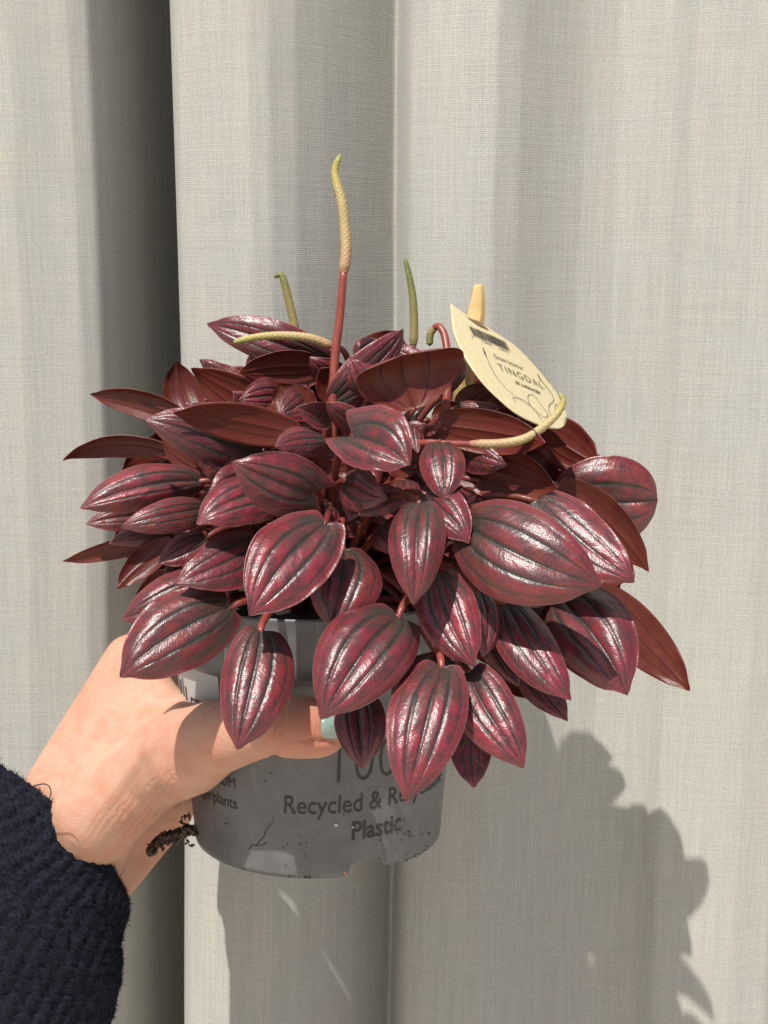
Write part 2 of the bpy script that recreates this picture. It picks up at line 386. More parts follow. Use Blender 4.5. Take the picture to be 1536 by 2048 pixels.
def on_wall(u, v, r=.0003):
    d_ = P(u, v, 0).normalized()   # meet the pot wall along the view ray
    for k_ in range(400):
        q = d_ * (.50 + k_ * .0004)
        if math.hypot(q.x - PC.x, q.y - PC.y) < pot_r(q.z) + r: return q
    return q
for pts_ in ([(548,1640),(540,1650),(532,1660),(528,1672),(518,1684),(512,1692)], [(512,1692),(505,1690),(498,1698)], [(512,1692),(524,1690),(533,1686)]):
    pw = catmull([tuple(on_wall(*q)) for q in pts_], 20); o = tube('root_fibre', pw, np.linspace(.00008, .0002, 20), [M_SOIL], seg=6); reparent(o, pot)
sm_ = [on_wall(720 + 110 * random.random(), 1640 + 60 * random.random() ** 1.5) for _ in range(12)] + [on_wall(random.gauss(812, 20), random.gauss(1665, 10)) for _ in range(16)]
o = lumps('soil_smear', sm_, [random.uniform(.00015, .00042) for _ in sm_], simple('dry_soil', (.10, .075, .045), .9)); o['kind'] = 'stuff'; reparent(o, pot)
o = lumps('clay_grain', [P(690, 1746, -4.1)], [.0009], simple('orange_clay', (.55, .22, .10), .6), sub=2); reparent(o, pot)
o = lumps('sand_grains', [P(672, 1650, -4.45), P(705, 1655, -4.35), P(668, 1510, -4.7)], [.0004, .00025, .0003], simple('pale_grit', (.8, .78, .72), .4), sub=1); o['kind'] = 'stuff'; reparent(o, pot)

# ------------------------------------------------------------------ the plant
ROOT = Vector((PC.x, PC.y, ZT - .008))
plant = empty('peperomia_plant', ROOT)
tag(plant, 'bushy plant with ribbed burgundy leaves and thin flower spikes, growing in the grey pot', 'plant')
NS, NTT = 34, 30
sv = (1 - np.cos(np.linspace(0, 1, NS) * math.pi)) / 2; sv = .45 * sv + .55 * np.linspace(0, 1, NS) ** 1.25
tv = np.linspace(-1, 1, NTT * 2 + 1); tv = np.sign(tv) * np.abs(tv) ** .92
SS, TT = np.meshgrid(sv, tv, indexing='ij')
fw = SS ** .50 * (1 - SS) ** .90; fw /= fw.max()
fw = fw * (1 - .10 * np.exp(-((SS - .93) / .06) ** 2))
nleaf = 0
def leaf(b, t, W, side='T', roll=0, fold=.25, bow=.10, lobe=.09, hook=0.0, twist=0.0, pet=None, label=None, ruff=1.0, vee=.22, tipx=.90):
    """b, t: (u, v, depth cm) of stalk joint and tip; W true width in pixels"""
    global nleaf; nleaf += 1
    r_ = np.random.RandomState(nleaf * 13 + 5)
    twist = twist or r_.uniform(-22, 22); vee *= r_.uniform(.3, 1.9); fold *= r_.uniform(.6, 1.5); bow *= r_.uniform(.5, 1.7); hook += r_.uniform(0, .05); ruff *= r_.uniform(.4, 2.2); pk = r_.uniform(.40, .56)
    dm = lambda q: (q[0], q[1], q[2] * 1.28 if q[2] < 0 else q[2])
    b = dm(b); t = dm(t); pet = [dm(q) for q in pet] if pet else None
    B = np.array(P(*b)); T = np.array(P(*t)); A = T - B; L = np.linalg.norm(A); A /= L
    mid = (B + T) / 2; C = -mid / np.linalg.norm(mid); N = C - A * C.dot(A); N /= np.linalg.norm(N)
    X = np.cross(A, N)
    def rot(a): return N * math.cos(a) + X * math.sin(a)
    sgn = 1 if side == 'T' else -1
    Wm = W * (.93 if tipx > .6 else 1) / F * (.60 + .01 * (b[2] + t[2]) / 2)
    hw = Wm / 2 * fw
    f_ = SS ** pk * (1 - SS) ** (tipx * (.84 if tipx > .6 else 1) * (1 + .5 * (pk - .5))); hw = Wm / 2 * f_ / f_.max() * (1 - .26 * np.exp(-((SS - .955) / .06) ** 2) * (tipx > .6))
    cbend = r_.uniform(-.05, .05)
    ph0 = r_.rand() * 6.28
    asym = 1 + .06 * r_.normal() * np.sign(TT)
    x = TT * hw * asym + cbend * L * 4 * SS * (1 - SS)
    y = SS * L - (lobe + .03) * L * np.abs(TT) ** 1.7 * (1 - SS) ** 6 * np.minimum(1, SS * 25) ** .5
    h = np.zeros_like(x)
    at = np.abs(TT)
    h += bow * L * 4 * SS * (1 - SS)
    h += vee * at * hw - (fold + vee * .8) * (at ** 2.6) * hw
    env = np.minimum(1, SS * 7) * np.minimum(1, (1 - SS) * 5)
    h += .030 * Wm * np.clip((at - .86) / .14, 0, 1) ** 2 * env * r_.uniform(-.3, 1.6)
    h += .012 * Wm * env * np.sin(SS * r_.uniform(4, 8) + ph0) * np.cos(TT * 2.2)
    dep = (.030 if side == 'T' else .014) * (.6 + .7 * r_.rand()) * Wm * env
    h += dep * .25 * np.sin(math.pi * np.clip(at / .41, 0, 1)) * (at < .41) + dep * .2 * np.sin(math.pi * np.clip((at - .41) / .37, 0, 1)) * (at > .41)
    for tc, a_, wd in ((0, .6, .04), (.41, .42, .045), (.78, .16, .045)):
        h -= a_ * dep * np.exp(-((at - tc) / wd) ** 2)
    ph = r_.rand(6) * 6.28
    h += ruff * .012 * Wm * at ** 3 * (np.sin(SS * 13 + ph[0]) + .7 * np.sin(SS * 23 + ph[1] + TT))
    h += .0035 * Wm * env * (np.sin(SS * 30 - at * 14 + ph[2]) * np.sin(TT * 9 + ph[3])) * (side == 'T')
    h += .05 * Wm * np.sin(SS * 3 + ph[4]) * TT * .5
    # hooked tip
    hk = np.clip((SS - .82) / .18, 0, 1) ** 2; h -= hook * L * hk
    ang = R(roll) + R(twist) * (SS - .5)
    ca, sa = np.cos(ang)[..., None], np.sin(ang)[..., None]
    Nn = (N * ca + X * sa) * sgn
    Xx = np.cross(np.broadcast_to(A, Nn.shape), Nn)
    top = B + A * y[..., None] + Xx * x[..., None] + Nn * h[..., None]
    th = .00032 * (1 - .6 * at ** 4) * np.ones_like(x)
    bot = top - Nn * (th * 2)[..., None]
    n1, n2 = top.shape[:2]; V = np.vstack([top.reshape(-1, 3), bot.reshape(-1, 3)])
    uv = np.stack([TT * .5 + .5, SS], -1).reshape(-1, 2); uv = np.vstack([uv, uv])
    i, j = np.meshgrid(np.arange(n1 - 1), np.arange(n2 - 1), indexing='ij'); a = (i * n2 + j).ravel()
    f1 = np.stack([a, a + 1, a + n2 + 1, a + n2], 1); off = n1 * n2
    f2 = np.stack([a, a + n2, a + n2 + 1, a + 1], 1) + off
    ed = np.concatenate([np.arange(n1 - 1) * n2, ]); e1 = np.stack([ed, ed + n2, ed + n2 + off, ed + off], 1)
    ed2 = ed + n2 - 1; e2 = np.stack([ed2, ed2 + off, ed2 + n2 + off, ed2 + n2], 1)
    # face direction check: top faces must point along Nn
    fa = top[5, 5]; fb = top[5, 6]; fc = top[6, 6]; nn = np.cross(fb - fa, fc - fa)
    flip = nn.dot(Nn[5, 5]) < 0
    faces = np.vstack([f1, f2, e1, e2])
    if flip: faces = faces[:, ::-1]
    mi = [0] * len(f1) + [1] * len(f2) + [0] * (len(e1) + len(e2))
    o = mesh_obj('leaf', V, faces.tolist(), [M_TOP, M_BOT], uvs=uv, mat_idx=mi)
    reparent(o, plant)
    if label: o['label'] = label
    # stalk
    if pet is None:
        Bv = Vector(B); rad = Bv - ROOT; rad.z = 0; rl = max(rad.length, 1e-4)
        end = ROOT + rad / rl * min(.022, rl * .4) + Vector((0, 0, -.002))
        c1 = Bv + (ROOT + Vector((0, 0, .055)) - Bv) * .35 - Vector(A) * min(L * .25, .01); c2 = end + Vector((0, 0, .035)) + rad / rl * .006
        ts = np.linspace(0, 1, 16)[:, None]; q = [np.array(z) for z in (Bv, c1, c2, end)]
        path = (1 - ts) ** 3 * q[0] + 3 * (1 - ts) ** 2 * ts * q[1] + 3 * (1 - ts) * ts ** 2 * q[2] + ts ** 3 * q[3]
    else:
        path = catmull([tuple(B)] + [tuple(P(*q)) for q in pet] + [tuple(ROOT)], 18)
    path = path - Nn[0, n2 // 2] * .0009
    rr = np.linspace(.0012, .0018, len(path))
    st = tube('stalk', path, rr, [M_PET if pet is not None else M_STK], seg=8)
    st.parent = o
    return o

# --- front and lower leaves
leaf((458,1215,-6.2),(240,1352,-7.6),176,'T',8,.30,.10,.07, pet=[(490,1200,-6.0),(560,1185,-4.5),(640,1150,-3)])
leaf((440,1168,-4.6),(243,1238,-5.6),140,'T',14,.3,.10,.07)
leaf((522,1262,-7.2),(474,1498,-8.8),158,'T',2,.30,.10,.06, pet=[(528,1240,-6.8),(560,1200,-5.4),(630,1150,-3)])
leaf((650,1048,-6.8),(499,1228,-8.6),182,'T',10,.25,.10,.12)
leaf((688,1100,-5.6),(668,1262,-7.0),160,'T',-2,.30,.10,.10, pet=[(684,1085,-5.2),(682,1050,-4.2),(690,1040,-2.5)])
leaf((796,1235,-7.2),(645,1434,-9.0),200,'T',10,.28,.10,.08, pet=[(808,1205,-6.9),(830,1175,-5.2),(800,1140,-3)])
leaf((840,1006,-7.4),(827,1207,-8.8),124,'T',2,.42,.10,.05)
leaf((872,1150,-6.6),(948,1330,-8.0),134,'T',4,.30,.10,.07)
leaf((960,1186,-6.2),(966,1314,-7.0),80,'T',-38,.3,.12,.05, pet=[(945,1165,-6.0),(905,1140,-5),(830,1120,-3)])
leaf((934,1052,-6.6),(1202,1170,-8.2),216,'T',-4,.30,.10,.06)
leaf((1075,1000,-4.6),(1268,1160,-6.4),150,'T',-14,.30,.10,.05)
leaf((1118,970,-1.0),(1299,1142,-1.2),96,'U',14,.22,.06,.04)
leaf((1118,990,1.0),(1316,1000,.7),185,'T',10,.30,.10,.06, tipx=.5)
leaf((1085,860,1.6),(1198,930,0.6),110,'U',14,.3,.06,.05)
leaf((1012,1208,-6.0),(1140,1398,-7.6),122,'T',-12,.28,.08,.04, pet=[(990,1190,-5.8),(940,1160,-5),(840,1130,-3)])
leaf((1120,1195,-4.0),(1254,1386,-6.2),190,'T',-3,.28,.10,.05)
leaf((1195,1185,-.6),(1381,1380,-1.0),112,'U',2,.20,.05,.05, label='backlit orange-brown leaf underside', hook=.02)
leaf((884,1335,-7.8),(812,1600,-9.6),170,'T',3,.30,.10,.07, pet=[(880,1310,-7.5),(864,1265,-6.2),(830,1200,-4)])
leaf((938,1345,-7.2),(1048,1532,-8.6),132,'T',-2,.32,.09,.06, pet=[(930,1335,-7.0),(900,1300,-5.8),(845,1230,-4)])
leaf((940,1425,-5.4),(948,1576,-6.0),98,'T',0,-.25,.04,.05)
leaf((715,1385,-6.5),(724,1537,-7.4),112,'T',0,.25,.08,.05)
leaf((1045,1320,-4.6),(1136,1440,-5.6),78,'T',-10,.25,.08,.05)
leaf((898,1318,-7.0),(785,1420,-7.8),110,'T',12,.3,.08,.08)
leaf((975,1225,-4.8),(1037,1372,-5.8),90,'T',-5,.3,.08,.05)
leaf((1000,1310,-4.0),(1060,1398,-4.6),80,'U',0,.2,.06,.05)
leaf((1060,1215,-3.6),(1090,1330,-4.6),120,'T',-5,.3,.08,.05)
# --- left side
leaf((515,1090,-5.2),(354,1166,-6.9),128,'T',12,.22,.10,.06)
leaf((624,985,-6.4),(468,926,-7.8),142,'T',-10,.34,.10,.32)
leaf((545,985,-5.2),(395,1045,-6.8),125,'T',28,.42,.08,.06)
leaf((408,1018,-3.6),(242,1053,-5.0),78,'T',12,.40,.10,.05)
leaf((398,962,-2.8),(160,1016,-4.2),104,'T',14,.45,.08,.06)
leaf((310,1030,-1.0),(172,1048,-1.8),66,'T',10,.35,.06,.04)
leaf((335,900,0.6),(126,915,0.6),60,'U',-38,.5,.08,.04)
leaf((335,1075,-0.8),(124,1124,-0.8),46,'U',-20,.3,-.06,.04, hook=-.05)
leaf((345,1068,-2.2),(218,1086,-2.8),54,'T',20,.4,.08,.04)
leaf((345,1085,-2.6),(233,1178,-3.0),62,'U',10,.3,.05,.04)
leaf((410,1075,-3.6),(318,1126,-4.2),74,'T',14,.3,.08,.04)
leaf((520,905,-3.4),(291,838,-5.0),125,'T',-6,.34,.08,.05)
leaf((592,866,-4.4),(345,826,-5.4),92,'U',-18,.25,.10,.05, hook=-.02)
leaf((370,835,0.2),(180,788,0.0),62,'U',-18,.45,.05,.04, hook=-.05)
leaf((385,830,1.0),(352,724,1.2),86,'U',0,.25,.08,.05)
leaf((580,850,-.8),(384,736,-0.6),110,'U',-10,.25,.08,.05)
leaf((490,775,2.4),(398,719,2.6),62,'T',-30,.25,.08,.05)
leaf((655,722,-0.4),(412,648,-0.6),96,'T',-8,.30,.08,.05, hook=.02)
leaf((652,735,-1.2),(476,744,-1.8),86,'U',-22,.35,.10,.05)
leaf((500,745,1.0),(560,700,2.0),80,'T',10,.35,.10,.05)
leaf((430,935,-2.2),(325,878,-2.0),90,'U',0,.3,.05,.05)
leaf((475,950,-3.8),(392,905,-4.4),84,'T',5,.3,.05,.05)
# --- crown
leaf((672,800,-2.4),(812,660,-2.2),96,'T',24,.30,.08,.06, hook=.03)
leaf((828,816,-4.6),(802,710,-5.2),222,'U',2,.30,.10,.0, tipx=.16, twist=1)
leaf((860,755,1.0),(770,690,1.6),80,'T',0,.25,.08,.05)
leaf((890,790,-2.6),(905,705,-3.4),90,'T',30,.25,.08,.05)
leaf((706,872,-6.6),(818,930,-8.0),158,'T',-18,.10,.06,.46, vee=.3, twist=4)
leaf((660,842,-4.4),(594,815,-5.2),60,'T',0,-.4,.06,.08)
leaf((720,858,-4.6),(654,806,-5.8),62,'T',-18,.5,.08,.06)
leaf((648,880,-4.8),(551,893,-6.0),74,'T',24,.4,.08,.06)
leaf((692,962,-5.4),(770,996,-6.6),92,'T',0,.2,.08,.12)
leaf((800,985,-5.0),(720,1028,-6.2),72,'T',10,.35,.08,.08)
leaf((880,885,-5.4),(888,1000,-6.6),100,'T',0,.35,.10,.06)
leaf((850,988,-5.8),(938,1084,-7.2),105,'T',-6,.35,.10,.08)
leaf((885,850,-4.0),(1092,884,-5.6),100,'U',16,.3,.06,.06)
leaf((925,850,-1.0),(1000,775,-1.0),110,'U',10,.25,.08,.05)
leaf((915,815,-2.8),(1000,814,-3.2),44,'T',-20,.3,.08,.05)
leaf((915,925,-3.4),(1118,974,-4.8),120,'U',10,.25,.10,.05)
leaf((960,960,-3.6),(1120,1030,-4.4),110,'U',10,.25,.10,.05)
leaf((980,850,-0.8),(1134,890,-1.2),66,'U',10,.3,.06,.05)
leaf((820,830,-4.0),(836,905,-5.0),50,'T',-30,.3,.08,.05)
leaf((760,850,-2.4),(720,770,-1.6),110,'U',0,.3,.08,.05)
leaf((600,850,-2.6),(560,770,-2.0),110,'U',0,.3,.08,.05)
leaf((620,830,-1.6),(660,760,-1.8),70,'U',20,.3,.08,.05)
leaf((1010,845,.6),(1080,800,1.4),90,'U',0,.3,.08,.05)
leaf((560,965,-3.6),(455,1000,-4.4),110,'T',10,.3,.08,.06)
leaf((1010,1120,-4.4),(1080,1215,-4.8),120,'T',0,.3,.08,.06)
leaf((700,930,-4.2),(625,905,-4.8),90,'U',0,.3,.08,.06)
leaf((830,930,-3.8),(770,890,-4.2),90,'U',0,.3,.08,.06)
for q_ in [(690,800,-1.6,640,735,-2.2,80,'U'),(735,790,-2.2,700,715,-2.6,84,'T'),(610,800,-2.2,560,830,-3.4,80,'T'),(645,900,-3.6,585,870,-4.6,70,'U'),(770,880,-3.4,850,850,-4.6,76,'T'),(600,930,-4.4,560,985,-5.4,80,'T'),(730,960,-4.6,700,1040,-5.6,76,'T'),(810,960,-4.4,800,1010,-5.4,70,'T'),(660,1010,-4.2,620,1070,-5.2,76,'T'),(770,1050,-4.4,800,1110,-5.4,80,'T'),(500,960,-3.8,420,985,-4.8,84,'T'),(960,1000,-3.6,900,1010,-4.6,80,'T'),(570,740,-.6,500,705,-.4,84,'U'),(720,720,-.6,760,680,-.4,70,'T'),(930,900,-3.2,1010,930,-4.6,90,'T'),(440,860,-1.6,330,850,-2.0,80,'U'),(470,1120,-3.4,400,1180,-4.2,84,'T'),(1000,1100,-3.0,960,1180,-4.2,90,'T'),(1120,1130,-2.6,1180,1220,-3.4,110,'T'),(560,790,-1.6,480,800,-2.6,76,'T'),(600,1010,-4.0,560,1050,-5.0,80,'T')]:
    leaf(q_[:3], q_[3:6], q_[6], q_[7], 0, .3, .1, .06)
rc = random.Random(11)
for _ in range(16):
    a_ = rc.uniform(0, 6.28); r0_ = rc.uniform(.3, .95); u_ = 700 + 330 * r0_ * math.cos(a_); v_ = 900 + 140 * r0_ * math.sin(a_)
    dx_ = math.cos(a_) + rc.uniform(-.5, .5); dy_ = math.sin(a_) + rc.uniform(-.3, .7); n_ = math.hypot(dx_, dy_); L_ = rc.uniform(55, 85)
    leaf((u_, v_, -3.2 + 2 * r0_), (u_ + dx_ / n_ * L_, v_ + dy_ / n_ * L_, -4.2 + 2.2 * r0_), L_ * rc.uniform(.75, 1.0), 'T' if rc.random() < .7 else 'U', rc.uniform(-25, 25), .3, .1, .06)
# --- far side of the plant, with hidden leaves added to fill its shadow
for (u,v,d,tu,tv,td,W) in [(620,740,4,560,670,5.2,110),(760,740,4,800,665,5.0,120),(880,800,4.2,985,745,5.4,120),(500,800,4,420,760,5.2,110),(980,900,4,1110,890,5.0,120),(420,880,4,300,880,5.0,110),(1020,1000,4,1180,1060,5.2,140),(420,1010,4,280,1050,5.0,120),(700,900,6,690,820,8.4,130),(560,960,6,480,960,8.0,130),(860,960,6,940,970,8.0,130),(700,1040,6.5,690,1130,9,130),(1020,1120,3.6,1150,1220,4.4,130),(820,1060,6,900,1160,7.6,130),(600,1060,6,540,1140,8,120),(640,800,1,600,720,2.5,110),(800,800,1.5,850,740,3,110)]:
    leaf((u,v,d),(tu,tv,td),W,'U',0,.3,.12,.06)
for (u,v,d,tu,tv,td,W) in [(1000,820,3,1125,868,3.6,140),(1050,930,3,1185,965,3.4,150),(1070,1030,3,1235,1110,2.6,160),(1050,1130,2,1180,1270,1.4,160),(940,1180,2,1050,1340,1.4,150),(500,1100,3,372,1150,2.4,150),(560,1160,2,470,1250,1.6,130),(800,1180,4,850,1330,5,150),(900,1100,5,980,1240,6,160),(360,960,2,262,985,2,110),(900,900,3,1010,960,4,150),(380,900,2.5,290,905,2.5,100),(1080,960,3,1270,1040,2.2,170),(1080,1060,2,1270,1155,1.2,180),(1090,1150,1,1235,1330,.6,160),(1120,1040,4,1240,1190,2.4,150),(560,1000,3,600,1100,4,150),(860,1180,-2.0,900,1290,-3.0,120),(1060,1170,-1.0,1120,1290,-1.5,130)]:  # hidden leaves added behind the visible ones to make the cast shadow solid
    leaf((u,v,d),(tu,tv,td),W,'U',0,.3,.12,.06)
for u in range(440, 940, 80):  # inner leaves turned to the sun, added to stop light passing through
    for v in (850, 930, 1000):
        leaf((u + (v % 7) * 6, v, 4.8), (u - 14 + (v % 7) * 6, v + 30, 1.2), 150, 'T', 0, .2, .08, .06)
for q_ in [(340,985,3.4,255,1005,1.4,140),(385,975,2.4,295,1010,0,150),(400,1050,1.4,305,1085,-.6,130),(470,1180,-1.2,400,1262,-2.6,120),(330,1060,2.8,225,1092,1.5,120),(365,1175,1.5,288,1255,.7,115),(960,1135,1.8,1055,1205,1.0,160),(1050,905,3.4,1125,1000,1.8,160),(1030,880,3,1110,905,2.4,120),(325,985,2,212,1002,.6,95),(370,1120,4,300,1180,3.2,120),(430,1175,1.8,345,1238,1.0,130),(380,1060,3,290,1090,1,140),(330,940,3.4,240,950,2.2,110),(420,800,3.4,350,800,3,110)]:  # mostly unseen blockers added where sun leaked into the plant's shadow
    leaf(q_[:3], q_[3:6], q_[6], 'U', 0, .3, .1, .06)
for k_ in range(30):
    a_ = -1.5 + 3.0 * ((k_ * .618034) % 1); el = .15 + .9 * ((k_ * .381) % 1); rr_ = .070 + .02 * ((k_ * .77) % 1)
    bx_ = PC.x + math.sin(a_) * rr_ * math.cos(el) * .75; by_ = PC.y + math.cos(a_) * rr_ * math.cos(el) * .62; bz_ = ZT - .012 + rr_ * math.sin(el) * .95
    def pr(x, y, z):
        D = y * FW.y + z * FW.z; U_ = y * UP.y + z * UP.z; return (768 + x / D * F, 1024 - U_ / D * F, (D - .60) * 100)
    if a_ > .5 and el > .35: continue
    q_ = 1.42; zd = -.016 + .012 * math.sin(el)
    leaf(pr(bx_, by_, bz_), pr(PC.x + (bx_ - PC.x) * q_, PC.y + (by_ - PC.y) * q_, bz_ + zd), 135 + 30 * ((k_ * .53) % 1), 'U', 0, .3, .10, .06)
# --- dark inner leaves
for (u,v,d,tu,tv,td,W,sd) in [(720,1000,-2.5,640,1060,-4.0,110,'T'),(820,1040,-2.5,750,1100,-3.4,100,'T'),(900,1060,-2.5,960,1110,-4.0,120,'T'),(500,1060,-2,400,1110,-3.4,110,'T'),(980,1090,-2.0,1080,1130,-3,130,'T'),(480,900,-1.5,380,910,-2.4,110,'U'),(900,930,-1.8,1000,920,-2.2,130,'U'),(640,940,-2.6,560,950,-3.4,110,'U'),(780,900,-2.2,800,960,-3.6,110,'T'),(860,840,-1.6,930,880,-2.4,120,'U'),(430,1110,-1.4,330,1150,-2.4,100,'T'),(1010,980,-1.2,1120,1010,-2.0,130,'U')]:
    leaf((u,v,d),(tu,tv,td),W,sd,0,.3,.1,.06)

# --- flower spikes
def spike_mat():
    m = NT('flower_spike'); uv = m.n('UVMap').outputs[0]; sp = m.n('SeparateXYZ'); m.l(uv, sp.inputs[0]); s_ = sp.outputs[1]
    n = m.noise(1800, 2, .6)
    c = m.mix(m.ss(s_, .0, .07), (.27, .07, .04), (.35, .21, .11)); c = m.mix(m.ss(s_, .08, .35), c, (.38, .29, .13)); c = m.mix(m.ss(s_, .45, .85), c, (.34, .29, .07)); c = m.mix(m.ss(s_, .85, 1.0), c, (.22, .26, .06))
    c = m.mix(m.ss(n, .4, .7, 0, .5), c, (.50, .42, .22))
    m.set(Base_Color=c, Roughness=.5, Normal=m.bump(n, .0003, .6)); return m.m
def spike_green():
    m = NT('green_flower_spike'); uv = m.n('UVMap').outputs[0]; sp = m.n('SeparateXYZ'); m.l(uv, sp.inputs[0]); s_ = sp.outputs[1]
    n = m.noise(1500, 2, .6); c = m.mix(m.ss(s_, .0, .8), (.22, .17, .06), (.11, .13, .025)); c = m.mix(m.ss(n, .45, .7, 0, .4), c, (.35, .30, .14))
    m.set(Base_Color=c, Roughness=.5); return m.m
M_SPK, M_SPG = spike_mat(), spike_green()
def spike(pts, r0, r1, stem=None, rs=9, mat=None, bumps=True, label=None, n=None):
    """pts: pixel+depth path of the spike, base first; stem: path from below up to the spike base"""
    path = catmull([tuple(P(*q)) for q in pts], 90 if n is None else n); m_ = len(path)
    tt = np.linspace(0, 1, m_); k = px(1, pts[0][2])
    rad = (r0 + (r1 - r0) * tt ** 2.2) * k * np.minimum(1, .75 + tt * 4) * np.clip((1.02 - tt) * 14, .25, 1) ** .6
    R0 = r0 * k; r0 *= .92; r1 *= .92
    if bumps:
        pit = .0010
        def bp(i, a, acc):
            q = 6; ph = (acc / pit) * math.pi
            f = math.cos(a * 6) * math.cos(ph) + .35 * noise.noise(Vector((a * 3, acc * 2500, 1)))
            return 1 + .10 * f * (f > 0) - .03 * (f <= 0)
    else: bp = None
    path2 = path
    if bumps:
        path2 = catmull([tuple(P(*q)) for q in pts], 260); tt = np.linspace(0, 1, 260)
        rad = (r0 + (r1 - r0) * tt ** 2.2) * k * np.minimum(1, .75 + tt * 4) * np.clip((1.02 - tt) * 14, .25, 1) ** .6
    sp_ = tube('flower_spike', path2, rad, [mat or M_SPK], seg=24 if bumps else 12, bump=bp); reparent(sp_, plant)
    if label: sp_['label'] = label
    if stem:
        sp2 = catmull([tuple(P(*q)) for q in stem] + [tuple(P(*pts[0]))], 40)
        st = tube('flower_stem', sp2, np.linspace(rs * 1.1, rs * .85, 40) * k, [M_PET], seg=12); st.parent = sp_
    return sp_
spike([(687,546,-3),(692,505,-3),(690,455,-3),(684,405,-3.1),(674,368,-3.1),(670,340,-3.1),(680,310,-3.2)], 12, 6, [(670,1000,-2.5),(664,850,-3),(670,715,-3),(679,640,-3)], 9.5, label='tallest yellow flower spike on a red stem')
spike([(592,664,2),(584,628,2),(575,590,2),(567,560,2),(560,549,2),(549,555,2)], 9, 3.5, [(620,900,1),(604,740,2)], 7, M_SPG, False)
spike([(827,690,2),(828,650,2),(826,600,2),(819,555,2),(810,516,2)], 9, 4, [(810,900,1),(826,760,2)], 7, M_SPG, False)
spike([(664,692,-2.4),(620,676,-2.6),(565,671,-2.8),(515,674,-3),(468,684,-3.2)], 9.5, 6.5, [(690,900,-2),(700,760,-2),(690,706,-2.3)], 7)
spike([(940,888,-6.4),(1000,887,-6.6),(1050,877,-6.7),(1090,851,-6.8),(1117,824,-6.8),(1126,802,-6.8),(1119,786,-6.8)], 10, 4.5, [(760,960,-3),(800,900,-5.4),(848,886,-6.2),(890,887,-6.4)], 7.5)
spike([(868,656,-3.8),(861,668,-3.8),(859,690,-3.8)], 8, 7, [(889,860,-5),(893,800,-5),(896,730,-4.6),(890,675,-4.2),(879,654,-4)], 8, M_SPG, True)
spike([(794,700,0),(793,685,0),(792,668,0)], 5, 3, [(800,860,0),(796,760,0)], 5, M_SPG, False)

# ------------------------------------------------------------------ stake and tag
def wood_mat():
    m = NT('pale_bamboo'); n = m.noise(300, 4, .6, None, (1, 1, .06)); m.set(Base_Color=m.mix(m.ss(n, .3, .7), (.50, .33, .13), (.66, .48, .22)), Roughness=.55, Normal=m.bump(n, .0003, .5)); return m.m
sp3 = [(957,571,-.9),(957,576,-.9),(956,600,-.8),(952,630,-.7),(941,680,-.8),(929,760,-.8),(910,900,.5),(850,1090,1.0)]
path = catmull([tuple(P(*q)) for q in sp3], 60); hh = np.linspace(0, 1, 60)
wid = np.interp(np.linspace(0, 7, 60), [0, 1, 2, 3, 4, 7], [9, 11, 15, 19, 20, 19]) * px(1)
n_ = len(path); V = []; Tn = np.gradient(path, axis=0); Tn /= np.linalg.norm(Tn, axis=1)[:, None]
for i in range(n_):
    X = np.cross(Tn[i], [0, 1, 0]); X /= np.linalg.norm(X); Y = np.cross(X, Tn[i]); 
    for a in [(-.9, -.55), (-.25, -.95), (.45, -.9), (.95, -.3), (.9, .5), (.3, .9), (-.5, .85), (-.95, .3)]:
        V.append(path[i] + X * a[0] * wid[i] + Y * a[1] * wid[i] * .8)
Fc = [(i * 8 + j, i * 8 + (j + 1) % 8, i * 8 + 8 + (j + 1) % 8, i * 8 + 8 + j) for i in range(n_ - 1) for j in range(8)] + [tuple(range(8)), tuple(range(n_ * 8 - 8, n_ * 8))]
stk = mesh_obj('plant_stake', V, Fc, [wood_mat()], smooth=False); bv = stk.modifiers.new('b', 'BEVEL'); bv.width = .0006; bv.segments = 2; bv.limit_method = 'ANGLE'
tag(stk, 'pale bamboo stake with a blunt cut top standing among the leaves behind the tag', 'stake')
# tag plane: measured right / down directions of the print, see the photograph
TC = np.array(P(1020, 725, -2.4)); kk = px(1, -2.4)
rx = np.array(RT) * .741 - np.array(UP) * .242 + np.array(FW) * .627; dn = np.array(RT) * .296 - np.array(UP) * .718 - np.array(FW) * .63
rx /= np.linalg.norm(rx); dn -= rx * rx.dot(dn); dn /= np.linalg.norm(dn); tn = np.cross(dn, rx); 
if tn.dot(-TC) < 0: tn = -tn
def tagP(x, y, h=0.0):
    """x, y in pixels on the card, y down; h metres off the card; the top of the card curls back"""
    y0 = -70; c = 0
    if y < y0: c = -((y - y0) ** 2) * kk * .0016
    c += -.00012 * (x * kk * 100) ** 2
    return TC + rx * x * kk + dn * y * kk + tn * (h + c)
def w2t(u, v):
    dx, dy = u - 1020, v - 725; return ((.718 * dx - .296 * dy) / .4604, (-.242 * dx + .741 * dy) / .4604)
out_px = [(912,588),(906,612),(904,640),(907,672),(918,706),(935,742),(958,778),(985,808),(1015,835),(1048,852),(1080,861),(1108,861),(1126,850),(1134,828),(1130,800),(1116,770),(1095,740),(1068,710),(1038,683),(1005,662),(975,643),(948,628),(930,612),(920,598)]
loc = np.array([w2t(*q) for q in out_px]); loc = catmull([tuple(q) for q in loc] + [tuple(loc[0])], 140)[:-1]
bmt = bmesh.new(); vs = [bmt.verts.new((q[0], q[1], 0)) for q in loc]
fce = bmt.faces.new(vs); bmesh.ops.triangulate(bmt, faces=[fce])
for _ in range(5): bmesh.ops.subdivide_edges(bmt, edges=[e for e in bmt.edges if e.calc_length() > 11], cuts=1); bmesh.ops.triangulate(bmt, faces=[f for f in bmt.faces if len(f.verts) > 4])
bmesh.ops.triangulate(bmt, faces=bmt.faces[:])
